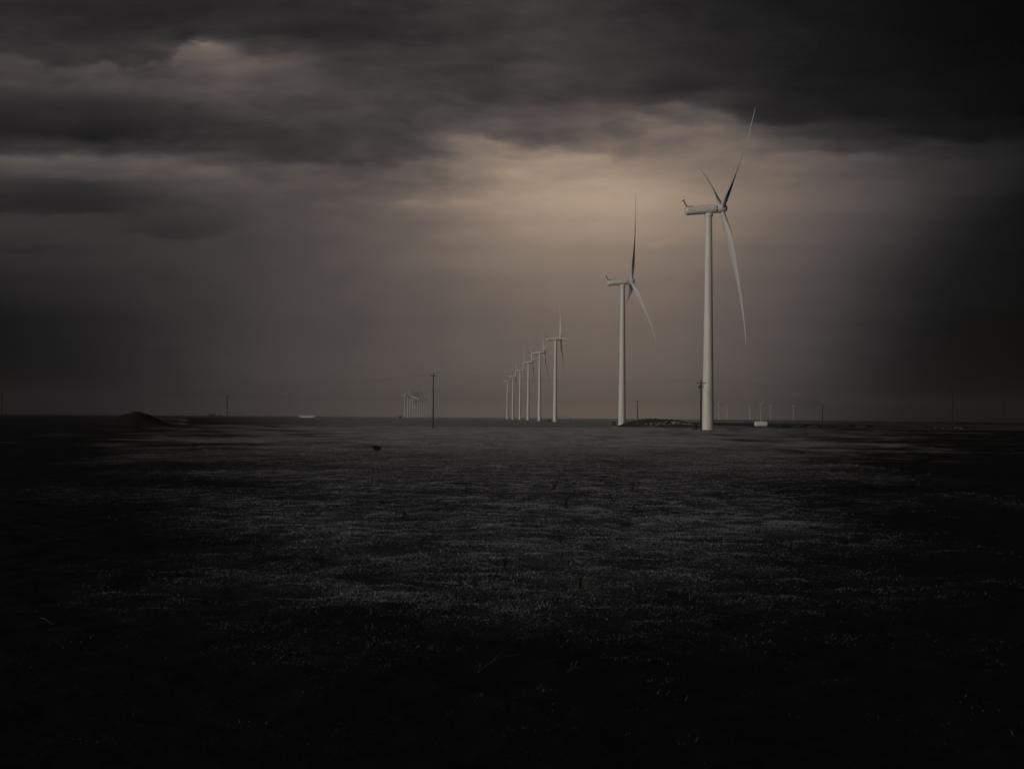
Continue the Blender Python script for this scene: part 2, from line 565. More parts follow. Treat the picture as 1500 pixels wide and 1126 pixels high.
# ------------------------------------------------------------------ ground sheet
rad = [0.0, 3.0, 6.0, 9.0, 12.0]
r = 13.5
while r < 170:
    rad.append(r)
    r *= 1.0065
while r < 10000:
    rad.append(r)
    r *= 1.035
rad.append(10000.0)
rad = np.array(rad)
front = np.radians(np.arange(-27.0, 27.01, 0.16))
back = np.radians(np.arange(30.0, 331.0, 4.0))
ang = np.concatenate([front, back])
A, R = np.meshgrid(ang, rad[1:])
gx, gy = (R * np.sin(A)).ravel(), (R * np.cos(A)).ravel()
gz = ground_z(gx, gy)
na, nr = len(ang), len(rad) - 1
verts = np.column_stack([gx, gy, gz])
verts = np.vstack([verts, [[0, 0, 0]]])
i, j = np.meshgrid(np.arange(nr - 1), np.arange(na), indexing='ij')
k = (j + 1) % na
quads = np.stack([i * na + j, i * na + k, (i + 1) * na + k, (i + 1) * na + j], -1).reshape(-1, 4)[:, ::-1]
faces = quads.tolist() + [(int((jj + 1) % na), int(jj), nr * na)[::-1][::-1] for jj in range(na)]
me = bpy.data.meshes.new('ground')
me.from_pydata(verts.tolist(), [], faces)
bm = bmesh.new()
bm.from_mesh(me)
bmesh.ops.recalc_face_normals(bm, faces=bm.faces)
bm.to_mesh(me)
bm.free()
if me.polygons[0].normal.z < 0:
    me.flip_normals()
me.polygons.foreach_set('use_smooth', [True] * len(me.polygons))
ca = me.attributes.new('cover_vignette', 'FLOAT', 'POINT')
ca.data.foreach_set('value', np.append(grass_vignette(gx, gy), 0).astype(np.float32))
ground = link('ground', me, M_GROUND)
tag(ground, kind='structure')


def sheet(name, mat, x0, x1, y0f, y1f, z, n=60):
    """a flat field or track lying on the plain, its edges running with small bends"""
    mb = MB()
    xs = np.linspace(x0, x1, n)
    vs, fs = [], []
    for a in xs:
        vs.append((a, y0f(a), z))
        vs.append((a, y1f(a), z))
    for a in range(n - 1):
        fs.append((2 * a, 2 * a + 2, 2 * a + 3, 2 * a + 1))
    mb.add(vs, fs)
    o = mb.build(name, mat)
    return tag(o, kind='structure')


wig = lambda x, k, a, p: a * math.sin(x * k + p) + 0.5 * a * math.sin(x * k * 2.7 + p * 2)
fb_ = MB()
fv, ff = [], []
for yy in (575.0, 760.0, 1050.0, 1500.0, 2300.0):
    for k_ in range(41):
        sl_ = -0.235 + 0.31 * k_ / 40
        xx = sl_ * yy + 4 * math.sin(yy * 0.9 + k_)
        fv.append((xx, yy + (wig(xx, 0.011, 3, 1) if yy < 600 else 0), 0.012))
for r_ in range(4):
    for k_ in range(40):
        a_ = r_ * 41 + k_
        ff.append((a_, a_ + 1, a_ + 42, a_ + 41))
field = tag(fb_.add(fv, ff).build('tilled_field', M_GROUND), kind='structure')
fp = np.array([v.co[:] for v in field.data.vertices])
fc = field.data.attributes.new('cover_vignette', 'FLOAT', 'POINT')
fc.data.foreach_set('value', (0.62 * sstep(fp[:, 0] / fp[:, 1], -0.235, -0.09)).astype(np.float32))  # field darkens leftward, the painted vignette carried on
sheet('dirt_road', M_ROAD, -130, 40, lambda x: 560 + wig(x, 0.011, 3, 1), lambda x: 571 + wig(x, 0.011, 3, 1.1), 0.02)
sheet('service_track', M_ROAD, -30, 160, lambda x: 470 - 0.10 * x + wig(x, 0.02, 2, 0), lambda x: 477 - 0.10 * x + wig(x, 0.02, 2, 0.3), 0.02)
sheet('fallow_strip', M_FALLOW, 130, 700, lambda x: 610 + wig(x, 0.013, 4, 2), lambda x: 1500 + wig(x, 0.006, 30, 0), 0.012)

# ------------------------------------------------------------------ wind turbines
HUB_Z = 80.0
HUB_X = 4.9
TILT = math.radians(5.5)
BLADE_L = 50.5


def blade_mesh(gain, offset):
    """airfoil sections along +Z, leaning towards +X (the wind side)"""
    mb = MB()
    n = 18
    sec = [  # fraction, chord, thickness ratio, twist deg
        (0.000, 1.9, 1.00, 40), (0.035, 1.9, 0.98, 40), (0.09, 2.5, 0.62, 38), (0.16, 3.3, 0.40, 33), (0.22, 3.4, 0.31, 28),
        (0.30, 3.05, 0.26, 23), (0.40, 2.6, 0.23, 18), (0.52, 2.1, 0.21, 14), (0.64, 1.7, 0.19, 11), (0.76, 1.3, 0.18, 8),
        (0.87, 0.95, 0.17, 6), (0.95, 0.6, 0.16, 5), (0.985, 0.35, 0.16, 5), (1.0, 0.10, 0.16, 5)]
    R = []
    for (u, c, tr, tw) in sec:
        a = math.radians(gain * tw + offset)        # twist plus the pitch the rotor is set to
        bend = BLADE_L * (0.120 * u - 0.050 * u ** 3.2)
        ring = []
        rnd = max(0.0, 1 - u / 0.12)
        for j in range(n):
            t = 2 * math.pi * j / n
            x = 0.5 * math.cos(t)
            y = 0.5 * math.sin(t) * tr
            if rnd < 1:
                y *= (1 - (1 - rnd) * (0.55 * max(0.0, -math.cos(t)) ** 1.2))
            cy = (x + 0.12 * (1 - rnd)) * c       # along the chord
            cx = y * c                            # across it
            ring.append((cx * math.cos(a) + cy * math.sin(a) + bend, cy * math.cos(a) - cx * math.sin(a), 1.2 + u * (BLADE_L - 1.2)))
        R.append(ring)
    mb.rings(R)
    return mb.mesh('blade', smooth=True)


BLADE_ME = blade_mesh(-0.65, -2)
BLADE_ME.materials.append(M_BLADE)
BLADE_NEAR = blade_mesh(1.05, 3)
BLADE_NEAR.materials.append(M_BLADE)


def make_turbine():
    root = empty('wind_turbine', (0, 0, 0))
    # tower: three tapering sections with flange lips
    prof = [(-0.3, 2.10), (0.0, 2.10), (25.4, 1.78), (52.0, 1.46), (77.6, 1.20)]
    tower = MB().lathe(prof, 40).build('tower', M_TOWER, root, True)
    for z, rr in ((25.4, 1.78), (52.0, 1.46)):
        MB().lathe([(z - 0.08, rr + 0.005), (z - 0.06, rr + 0.06), (z + 0.06, rr + 0.06), (z + 0.08, rr + 0.005)], 40).build('flange', M_TOWER, tower, True)
    d = MB().box((0, 2.07, 2.6), (0.95, 0.16, 2.2)).build('door', M_DARKMETAL, tower)
    st = MB()
    for s in range(6):
        st.box((0, 2.35 + 0.28 * s, 1.40 - 0.24 * s), (1.0, 0.27, 0.06))
    st.tube([(-0.5, 2.2, 2.4), (-0.5, 3.9, 1.0), (-0.5, 3.9, 0.0)], 0.03)
    st.tube([(0.5, 2.2, 2.4), (0.5, 3.9, 1.0), (0.5, 3.9, 0.0)], 0.03)
    st.build('steps', M_DARKMETAL, tower)
    MB().lathe([(-0.3, 3.2), (0.12, 3.2), (0.18, 3.1)], 32).build('foundation', M_CONC, root)
    MB().lathe([(77.4, 1.22), (77.5, 1.50), (78.3, 1.52), (78.6, 1.25)], 32).build('yaw_bearing', M_TOWER, root, True)
    # nacelle: long round-backed body
    RR = []
    for (x, ry, rz, zc) in [(-8.75, 0.9, 0.75, 0.05), (-8.68, 1.35, 1.2, 0.03), (-8.4, 1.58, 1.45, 0.0), (-7.6, 1.64, 1.52, 0), (-3, 1.68, 1.56, 0), (1.2, 1.68, 1.56, 0),
                            (2.4, 1.62, 1.52, 0), (2.8, 1.45, 1.4, 0)]:
        ring = []
        for j in range(28):
            t = 2 * math.pi * j / 28
            cs, sn = math.cos(t), math.sin(t)
            e = 0.78
            ring.append((x, ry * math.copysign(abs(cs) ** e, cs), zc + rz * math.copysign(abs(sn) ** e, sn)))
        RR.append(ring)
    nacelle = MB().rings(RR).build('nacelle', M_NAC, root, True)
    nacelle.location = (0, 0, HUB_Z)
    nacelle.rotation_euler = (0, -TILT, 0)
    # weather mast and vent at the rear end
    wm = MB()
    wm.tube([(-7.9, 0.5, 1.3), (-9.0, 0.5, 3.9)], 0.11)
    wm.tube([(-7.9, -0.5, 1.3), (-9.0, -0.5, 3.9)], 0.11)
    wm.tube([(-8.45, -0.8, 2.6), (-8.45, 0.8, 2.6)], 0.09)
    wm.tube([(-9.0, -0.9, 3.9), (-9.0, 0.9, 3.9)], 0.10)
    wm.tube([(-7.2, 0.0, 1.45), (-8.5, 0.0, 2.7)], 0.07)
    wm.box((-9.0, 0.9, 4.1), (0.3, 0.3, 0.3))
    wm.box((-9.0, -0.9, 4.1), (0.3, 0.3, 0.3))
    wm.build('weather_mast', M_DARKMETAL, nacelle)
    MB().box((-6.6, 0, 1.62), (1.6, 1.5, 0.22), taper=0.85).build('roof_vent', M_DARKMETAL, nacelle)
    MB().box((-1.6, 0, 1.60), (2.2, 1.2, 0.14), taper=0.92).build('roof_hatch', M_NAC, nacelle)
    MB().lathe([(2.75, 1.30), (2.9, 1.30), (3.2, 1.22)], 28, 'X').build('main_bearing', M_DARKMETAL, nacelle, True)
    hub = MB().lathe([(3.15, 1.45), (3.3, 1.62), (4.4, 1.72), (5.6, 1.60), (6.3, 1.25), (6.75, 0.7), (6.9, 0.15)], 28, 'X').build('hub', M_NAC, root, True)
    hub.location = (0, 0, HUB_Z)
    hub.rotation_euler = (0, -TILT, 0)
    for bi in range(3):
        bl = link('blade', BLADE_ME, None, root)
        bl['slot'] = bi
    return root


ROTM = Matrix.Translation((0, 0, HUB_Z)) @ Matrix.Rotation(-TILT, 4, 'Y') @ Matrix.Translation((HUB_X, 0, 0))
proto = make_turbine()
proto_used = False


def place_turbine(x, y, yaw, theta, label, group):
    global proto_used
    o = proto if not proto_used else copy_tree(proto)
    proto_used = True
    o.location = (x, y, float(ground_z(x, y)))
    o.rotation_euler = (0, 0, math.radians(yaw))
    bl = sorted([c for c in o.children if c.name.startswith('blade')], key=lambda c: c['slot'])
    for i_, c in enumerate(bl):
        c.data = BLADE_NEAR if y < 900 else BLADE_ME
        c.matrix_local = ROTM @ Matrix.Rotation(math.radians(theta + 120 * i_), 4, 'X')
    tag(o, label, 'wind turbine', group)
    return o


D1 = 500.0
ROW = [  # base pixel x, distance, rotor angle, label
    (1037, 1.00, 57, 5, 'largest and nearest white wind turbine, its tower rising behind a utility pole'),
    (911, 1.54, 17, 6, 'second nearest white wind turbine, left of the dark earth bank'),
    (813, 2.66, -20, 6, 'wind turbine with one blade straight up, nearest of the far cluster'),
    (790, 3.24, -50, 5, 'far wind turbine, second tallest of the cluster at the centre'),
    (773.5, 3.82, -40, 7, 'far wind turbine, third tallest of the cluster at the centre'),
    (761.5, 4.48, 20, 4, 'far wind turbine with a blade down to the right, third from left in its cluster'),
    (751, 5.14, -5, 5, 'far wind turbine, second from left in the cluster at the centre'),
    (743, 5.85, 60, 3, 'smallest wind turbine, leftmost of the cluster at the centre'),
]
for (px, k_, th, yw, lab) in ROW:
    y_ = D1 * k_
    p = ray_at(px, 620, y_)
    place_turbine(p.x, y_, yw, th, lab, 'wind turbines in the receding row')

ORD = ['first', 'second', 'third', 'fourth', 'fifth', 'sixth', 'seventh', 'eighth', 'ninth', 'tenth', 'eleventh', 'twelfth', 'thirteenth', 'fourteenth']
FAR = [(592.5, 578), (597, 579.5), (600.5, 580), (604.5, 580.5), (608, 582), (611.5, 583), (615, 584.5), (618, 585), (621, 586), (624, 586.5), (627, 587.5), (630, 589)]
for i_, (px, hy) in enumerate(FAR):
    hor = 611 + 0.0079 * (px - 750)
    y_ = (HUB_Z - CAM_H) * FPX / (hor - hy)
    p = ray_at(px, 610, y_)
    place_turbine(p.x, y_, random.uniform(-30, 30), random.uniform(0, 120), f'{ORD[i_]} from left of the tiny distant turbines left of the tall utility pole', 'tiny distant turbines beside the utility pole')
FAR_R = [(1053, 594), (1065, 596), (1098.5, 595.5), (1114.5, 595), (1129, 597), (1162, 597.5)]
for i_, (px, hy) in enumerate(FAR_R):
    hor = 611 + 0.0079 * (px - 750) + 3
    y_ = (HUB_Z - CAM_H) * FPX / (hor - hy)
    p = ray_at(px, 614, y_)
    place_turbine(p.x, y_, random.uniform(-30, 30), random.uniform(0, 120), f'{ORD[i_]} from left of the faint hazy turbines right of the nearest turbine', 'faint hazy turbines on the right horizon')


# ------------------------------------------------------------------ utility poles and wires
def utility_pole(px, top_y, d, label, arm=2.6, transformer=False, group='utility poles', arm_rot=0.0, thick=1.0):
    tp = ray_at(px, top_y, d)
    z0 = float(ground_z(tp.x, d))
    h = tp.z - z0
    root = empty('utility_pole', (tp.x, d, z0), arm_rot)
    MB().lathe([(-0.4, 0.20 * thick), (h * 0.5, 0.17 * thick), (h - 0.02, 0.13 * thick), (h, 0.10 * thick)], 12).build('post', M_WOOD, root, True)
    za = h - 0.9
    MB().box((0, -0.24, za), (arm, 0.12, 0.16)).build('crossarm', M_WOOD, root)
    for s in (-1, 1):
        MB().tube([(s * arm * 0.36, -0.24, za - 0.08), (s * 0.05, -0.20, za - 0.85)], 0.035).build('brace', M_DARKMETAL, root)
    tops = []
    for s in (-0.46, 0.46, 0.0):
        zz = za + 0.08 if s else h
        yy = -0.24 if s else 0.0
        MB().lathe([(0, 0.03), (0.10, 0.035), (0.12, 0.09), (0.17, 0.09), (0.19, 0.05), (0.24, 0.075), (0.30, 0.05), (0.34, 0.03)], 10, c=(s * arm, yy, zz)).build('insulator', M_PORC, root, True)
        tops.append(Matrix.Translation((tp.x, d, z0)) @ Matrix.Rotation(arm_rot, 4, 'Z') @ Vector((s * arm, yy, zz + 0.32)))
    if transformer:
        MB().box((-0.55, -0.1, h - 2.3), (0.9, 0.10, 0.12)).build('bracket', M_DARKMETAL, root)
        MB().lathe([(h - 2.9, 0.26), (h - 2.85, 0.30), (h - 1.95, 0.30), (h - 1.88, 0.20), (h - 1.75, 0.06)], 14, c=(-0.62, -0.1, 0)).build('transformer', M_DARKMETAL, root, True)
        MB().box((0.45, -0.1, h - 2.2), (0.7, 0.08, 0.10)).build('bracket', M_DARKMETAL, root)
        MB().lathe([(h - 2.6, 0.05), (h - 2.5, 0.09), (h - 1.9, 0.09), (h - 1.8, 0.05)], 10, c=(0.75, -0.1, 0)).build('cutout_fuse', M_PORC, root, True)
        MB().lathe([(0, 0.04), (-0.1, 0.09), (-0.5, 0.09), (-0.55, 0.04)], 10, c=(0.95, -0.24, za - 0.08)).build('insulator', M_PORC, root, True)
        MB().lathe([(0, 0.04), (-0.1, 0.09), (-0.5, 0.09), (-0.55, 0.04)], 10, c=(1.45, -0.24, za - 0.08)).build('insulator', M_PORC, root, True)
        MB().tube([(-0.62, -0.1, h - 2.9), (-0.5, -0.15, h - 4.2), (-0.15, -0.18, h - 5.2)], 0.035).build('ground_wire', M_WIRE, root)
        MB().tube([(0.1, 0, h - 2.2), (3.4, 2.0, h - 5.2), (10.5, 5.0, -z0 - 0.05)], 0.03).build('guy_wire', M_WIRE, root)
    tag(root, label, 'utility pole', group)
    return tops


near_tops = [
    utility_pole(635, 547, 500, 'tallest dark wooden utility pole, right of the tiny distant turbines', 2.3, group='near utility poles', thick=1.15),
    utility_pole(1027, 557, 490, 'dark utility pole with transformer in front of the nearest turbine tower', 3.2, True, group='near utility poles', thick=1.5),
    utility_pole(1395, 570, 600, 'dark utility pole with wide crossarm near the right edge', 3.8, group='near utility poles', thick=1.6),
]
far_tops = []
for (px, ty, lab) in [(3, 573, 'small utility pole at the far left edge'), (333, 579, 'small utility pole right of the two dark bushes on the left horizon'),
                      (934, 586, 'small utility pole behind the dark earth bank'), (1205, 592, 'small utility pole right of the white tank'),
                      (1470, 591, 'small utility pole closest to the right edge')]:
    far_tops.append(utility_pole(px, ty, 1050, lab, 2.2, group='small far utility poles', thick=1.8))


def wire(name, pts, label, group, sag=1.5, r=0.017):
    P = []
    for a_, b_ in zip(pts[:-1], pts[1:]):
        for s in range(12):
            t = s / 12
            p = a_.lerp(b_, t)
            p.z -= sag * 4 * t * (1 - t)
            P.append(p)
    P.append(pts[-1])
    o = MB().tube(P, r, 4).build(name, M_WIRE)
    tag(o, label, 'power line', group)


for k_, nm in ((0, 'left crossarm end'), (2, 'pole tips')):
    wire('power_line', [near_tops[0][k_] + Vector((-95, 180, -1.0)), near_tops[0][k_], near_tops[1][k_], near_tops[2][k_], near_tops[2][k_] + Vector((120, 60, 0))],
         f'thin dark wire strung along the near utility poles at their {nm}', 'wires on the near utility poles')
    gap = far_tops[1][k_].lerp(far_tops[2][k_], 0.5)
    wire('power_line', [far_tops[0][k_] + Vector((-170, 0, 0)), far_tops[0][k_], far_tops[1][k_], gap, far_tops[2][k_], far_tops[3][k_], far_tops[4][k_], far_tops[4][k_] + Vector((150, 0, 0))],
         f'thin dark wire strung along the small far utility poles at their {nm}', 'wires on the far utility poles', r=0.018)


# ------------------------------------------------------------------ earth banks, tank, cabinets, buildings
def heap(name, px, base_w, h, depth, d, label, cat, seed, prof, mat=None):
    """a loose earth heap: long in X, ridge profile prof(u) for u in -1..1"""
    c = ray_at(px, 615, d)
    nx, ny = 60, 22
    xs = np.linspace(-1, 1, nx)
    ys = np.linspace(-1, 1, ny)
    vs, fs = [], []
    for yv in ys:
        for xv in xs:
            ridge = max(prof(xv), 0) * h
            z = ridge * max(0.0, 1 - abs(yv) ** 1.6)
            z += float((vnoise(np.array([xv * 14 + seed]), np.array([yv * 5]), seed)[0] - 0.5)) * 0.16 * h * min(1, ridge / h * 2) * (1 - abs(yv))
            vs.append((xv * base_w / 2, yv * depth / 2, max(z, 0) - 0.03))
    for jj in range(ny - 1):
        for ii in range(nx - 1):
            a_ = jj * nx + ii
            fs.append((a_, a_ + 1, a_ + nx + 1, a_ + nx))
    mb = MB().add(vs, fs)
    root = empty(name, (c.x, d, float(ground_z(c.x, d))))
    return root, mb, tag(root, label, cat)


root, mb, _ = heap('earth_mound', 205, 48, 4.5, 16, 470, 'low black earth mound on the left of the dark plain', 'mound', 5,
                   lambda u: 0.94 * math.exp(-(u / 0.34) ** 2) + 0.35 * math.exp(-((u + 0.28) / 0.35) ** 2) * (1 - abs(u)) + 0.0)
mb.build('heap', M_SOIL, root, True)

root, mb, _ = heap('earth_bank', 970, 42, 4.2, 14, 650, 'long arched bank of dark earth and pale rubble between the two nearest turbines', 'earth bank', 8,
                   lambda u: (1 - abs(u + 0.05) ** 2.0) * (0.97 - 0.10 * u))
mb.build('heap', M_BANK, root, True)
# a second lower berm in front with rubble between
fb = MB()
nx = 40
vs, fs = [], []
for jj, yv in enumerate(np.linspace(-1, 1, 9)):
    for xv in np.linspace(-1, 1, nx):
        z = 1.5 * max(0, 1 - xv * xv) * max(0, 1 - yv * yv)
        vs.append((5 + xv * 16, -12 + 3.0 * yv - 3 * (1 - xv * xv), z - 0.02))
for jj in range(8):
    for ii in range(nx - 1):
        a_ = jj * nx + ii
        fs.append((a_, a_ + 1, a_ + nx + 1, a_ + nx))
fb.add(vs, fs)
fb.build('berm', M_BANK, root, True)


def rock_mesh(seed, s=1.0):
    bm = bmesh.new()
    bmesh.ops.create_icosphere(bm, subdivisions=1, radius=0.5 * s)
    rr = random.Random(seed)
    for v in bm.verts:
        v.co *= rr.uniform(0.7, 1.2)
        v.co.z *= 0.7
    me = bpy.data.meshes.new('rock')
    bm.to_mesh(me)
    bm.free()
    me.materials.append(M_RUBBLE)
    return me


ROCKS = [rock_mesh(s) for s in range(5)]
rr = random.Random(3)
for k_ in range(90):
    u = rr.uniform(-0.85, 0.95)
    o = link('rock', ROCKS[k_ % 5], None, root)
    yy = rr.uniform(-11, -4.5)
    o.location = (3 + u * 13, yy, 0.5 + 2.6 * (1 - u * u) * (yy + 11) / 6.5 * rr.uniform(0.75, 1.0))
    s = rr.uniform(0.6, 1.7)
    o.scale = (s * rr.uniform(1, 1.8), s, s * 0.9)
    o.rotation_euler = (rr.uniform(-.3, .3), rr.uniform(-.3, .3), rr.uniform(0, 6))
for k_, (xx, zz) in enumerate([(-11.5, 3.5), (-9.4, 3.8), (-8.6, 3.7), (-7.2, 3.9), (-5.9, 3.9), (-3.0, 4.0), (-12.4, 3.2)]):
    o = link('rock', ROCKS[k_ % 5], None, root)
    o.location = (xx, 0, zz)
    o.scale = (1.4, 1.0, 1.2)

# white horizontal tank
c = ray_at(1115, 621, 720)
root = empty('storage_tank', (c.x, 720, 0))
prof = [(-3.55, 0.1), (-3.5, 0.7), (-3.3, 1.15), (-2.95, 1.38), (-2.5, 1.45), (2.5, 1.45), (2.95, 1.38), (3.3, 1.15), (3.5, 0.7), (3.55, 0.1)]
MB().lathe(prof, 26, 'X', (0, 0, 1.62)).build('tank_shell', M_WHITE, root, True)
for s in (-1, 1):
    MB().box((s * 2.0, 0, 0.3), (0.5, 2.0, 0.6), taper=0.8).build('saddle', M_CONC, root)
MB().lathe([(2.95, 0.4), (3.22, 0.4), (3.27, 0.3)], 16).build('manhole', M_WHITE, root, True)
tag(root, 'white horizontal cylindrical tank on the plain right of the nearest turbine', 'tank')


def cabinet(px, d, w, h, label, two=False):
    c = ray_at(px, 620, d)
    root = empty('transformer_cabinet', (c.x, d, float(ground_z(c.x, d))))
    MB().box((0, 0, 0.1), (w + 0.5, 2.2, 0.3)).build('pad', M_CAB, root)
    if two:
        MB().box((-w * 0.26, 0, 0.25 + h / 2), (w * 0.44, 1.7, h)).build('housing', M_CAB, root)
        MB().box((w * 0.27, 0.1, 0.25 + h * 0.46), (w * 0.42, 1.5, h * 0.92)).build('cooling_box', M_CAB, root)
        for k_ in range(5):
            MB().box((w * 0.12 + k_ * w * 0.075, -0.75, 0.25 + h * 0.45), (0.05, 0.25, h * 0.7)).build('fin', M_CAB, root)
        MB().box((-w * 0.26, 0, 0.27 + h), (w * 0.48, 1.85, 0.10)).build('lid', M_CAB, root)
    else:
        MB().box((0, 0, 0.25 + h / 2), (w, 1.7, h)).build('housing', M_CAB, root)
        MB().box((0, 0, 0.30 + h), (w + 0.15, 1.85, 0.10)).build('lid', M_CAB, root)
        for s in (-1, 1):
            MB().box((s * w * 0.24, -0.87, 0.25 + h * 0.48), (w * 0.43, 0.05, h * 0.82)).build('door', M_CAB, root)
    tag(root, label, 'cabinet', 'transformer cabinets beside the turbine towers')


cabinet(1018, 520, 1.9, 2.1, 'dark transformer cabinet at the foot of the nearest turbine', True)
cabinet(899.5, 770, 2.0, 1.9, 'dark transformer cabinet at the foot of the second nearest turbine')
cabinet(804, 1330, 2.6, 2.0, 'dark transformer cabinet left of the third nearest turbine tower')

# gate-like pipe frame right of the third turbine
c = ray_at(826.5, 614, 1290)
root = empty('pipe_frame', (c.x, 1290, 0))
for s in (-1, 1):
    MB().lathe([(-0.2, 0.16), (5.2, 0.14)], 10, c=(s * 5.6, 0, 0)).build('post', M_DARKMETAL, root, True)
MB().tube([(-5.9, 0, 5.1), (5.9, 0, 5.1)], 0.15, 8).build('crossbar', M_DARKMETAL, root, True)
tag(root, 'thin dark frame of two posts and a crossbar right of the third turbine', 'frame')

# long white low building near the left horizon
c = ray_at(450, 610, 3100)
root = empty('long_barn', (c.x, 3100, 0))
MB().box((0, 0, 1.4), (36, 12, 2.8)).build('wall', M_WALL, root)
rb = MB()
rb.add([(-19, -6.8, 2.7), (19, -6.8, 2.7), (19, 0, 5.0), (-19, 0, 5.0), (-19, 6.8, 2.7), (19, 6.8, 2.7), (-19, -6.8, 2.5), (19, -6.8, 2.5), (-19, 6.8, 2.5), (19, 6.8, 2.5)],
       [(0, 1, 2, 3), (3, 2, 5, 4), (6, 0, 3, 4, 8), (1, 7, 9, 5, 2), (6, 7, 1, 0), (4, 5, 9, 8), (7, 6, 8, 9)])
rb.build('roof', M_ROOF, root)
for s in (-15, 15):
    MB().box((s, -6.03, 1.2), (2.6, 0.1, 2.3)).build('door', M_DARKMETAL, root)
tag(root, 'long low white building far away near the left horizon', 'building')


# ------------------------------------------------------------------ shrubs, weeds, sticks
def leaf_cloud(n, rx, ry, rz, zc, size, seed, lobes=5):
    rg = np.random.default_rng(seed)
    cen = np.column_stack([rg.uniform(-.6, .6, lobes) * rx, rg.uniform(-.6, .6, lobes) * ry, zc + rg.uniform(-.45, .45, lobes) * rz])
    rad_ = rg.uniform(0.35, 0.6, lobes)
    vs, fs = [], []
    for k_ in range(n):
        l_ = rg.integers(lobes)
        d_ = rg.normal(size=3)
        d_ /= np.linalg.norm(d_)
        p = cen[l_] + d_ * rad_[l_] * np.array([rx, ry, rz]) * rg.uniform(0.55, 1.0)
        a_ = rg.normal(size=3)
        a_ /= np.linalg.norm(a_)
        b_ = np.cross(a_, rg.normal(size=3))
        b_ /= np.linalg.norm(b_)
        s = size * rg.uniform(0.6, 1.3)
        o = len(vs)
        vs += [tuple(p - a_ * s), tuple(p + b_ * s * .5), tuple(p + a_ * s), tuple(p - b_ * s * .5)]
        fs.append((o, o + 1, o + 2, o + 3))
    return MB().add(vs, fs)


def shrub(px, d, w, h, label, group=None, seed=1, name='shrub', n=260, zoff=None):
    c = ray_at(px, 615, d)
    root = empty(name, (c.x, d, float(ground_z(c.x, d))))
    leaf_cloud(n, w / 2, w / 2.4, h / 2, h * 0.52, 0.10 * h + 0.04, seed).build('foliage', M_LEAF, root)
    st = MB()
    rg = random.Random(seed)
    for k_ in range(5):
        a_ = rg.uniform(0, 6.28)
        st.tube([(0, 0, -0.05), (math.cos(a_) * w * .12, math.sin(a_) * w * .12, h * .35), (math.cos(a_) * w * .28, math.sin(a_) * w * .26, h * .75)], 0.03 * h, 5, 0.01 * h)
    st.build('stem', M_STEM, root)
    tag(root, label, 'bush', group)


shrub(309.5, 2450, 17, 6.5, 'dark peaked bush on the left horizon, taller of two', seed=4)
shrub(323, 2450, 14, 4.0, 'dark flat bush on the left horizon, lower of two', seed=5)
shrub(586, 2600, 5, 5.5, 'tiny dark bush on the horizon left of the tiny distant turbines', seed=6)
p = ray_at(552, 664, 157)
shrub(552, 157, 0.9, 0.95, 'added small dark bush shape standing in for a dark speck in the open grass', seed=7, n=420)  # bush shape added to stand in for a blurred dark speck
WL = ['leftmost dark bush in the scrub line below the right horizon', 'second dark bush from left in the scrub line on the right', 'third dark bush from left in the scrub line on the right',
      'fourth dark bush from left in the scrub line on the right', 'fifth dark bush from left in the scrub line on the right', 'sixth dark bush from left in the scrub line on the right',
      'seventh dark bush from left in the scrub line on the right', 'eighth dark bush from left in the scrub line on the right', 'rightmost dark bush in the scrub line below the right horizon']
for i_, (px, w) in enumerate([(1152, 7), (1180, 8), (1199, 6), (1222, 9), (1248, 6), (1276, 8), (1322, 10), (1362, 8), (1420, 9)]):
    shrub(px, 690 + 12 * math.sin(i_ * 2.1), w, 1.7 + 0.4 * math.sin(i_ * 1.7), WL[i_], 'bushes of the scrub line', seed=20 + i_, n=320)
SL = ['leftmost pale rock heap in the scrub line', 'second pale rock heap from left in the scrub line', 'third pale rock heap from left in the scrub line',
      'fourth pale rock heap from left in the scrub line', 'rightmost pale rock heap in the scrub line']
for i_, (px, w) in enumerate([(1167, 3), (1190, 5), (1262, 6), (1377, 5), (1407, 4)]):
    c = ray_at(px, 615, 680)
    root = empty('rock_heap', (c.x, 680, 0))
    for k_ in range(7):
        o = link('rock', ROCKS[k_ % 5], None, root)
        o.location = (rr.uniform(-w / 2, w / 2), rr.uniform(-0.8, 0.8), rr.uniform(0.2, 0.7))
        s = rr.uniform(0.8, 1.5)
        o.scale = (s * 1.4, s, s)
        o.rotation_euler = (0, 0, rr.uniform(0, 6))
        o.material_slots[0].link = 'OBJECT'
        o.material_slots[0].material = M_CONC2
    tag(root, SL[i_], 'rock heap', 'pale rock heaps of the scrub line')


def weed(px, py, h, label, seed):
    d = CAM_H * FPX / (py - (611 + 0.0079 * (px - 750)))
    c = ray_at(px, py, d)
    rg = random.Random(seed)
    root = empty('weed', (c.x, d, float(ground_z(c.x, d)) - 0.02))
    for k_ in range(9):
        a_, l_ = rg.uniform(0, 6.28), h * rg.uniform(0.5, 1.1)
        s = rg.uniform(0.1, 0.4) * l_
        pts = [(0.03 * math.cos(a_), 0.03 * math.sin(a_), 0), (s * 0.4 * math.cos(a_), s * 0.4 * math.sin(a_), l_ * 0.6), (s * math.cos(a_), s * math.sin(a_), l_)]
        MB().tube(pts, 0.012, 4, 0.004).build('stalk', M_STEM, root)
    leaf_cloud(70, h * .22, h * .22, h * .5, h * .55, 0.05 * h + 0.01, seed).build('foliage', M_LEAF, root)
    tag(root, label, 'weed', 'dark weeds in the grass')


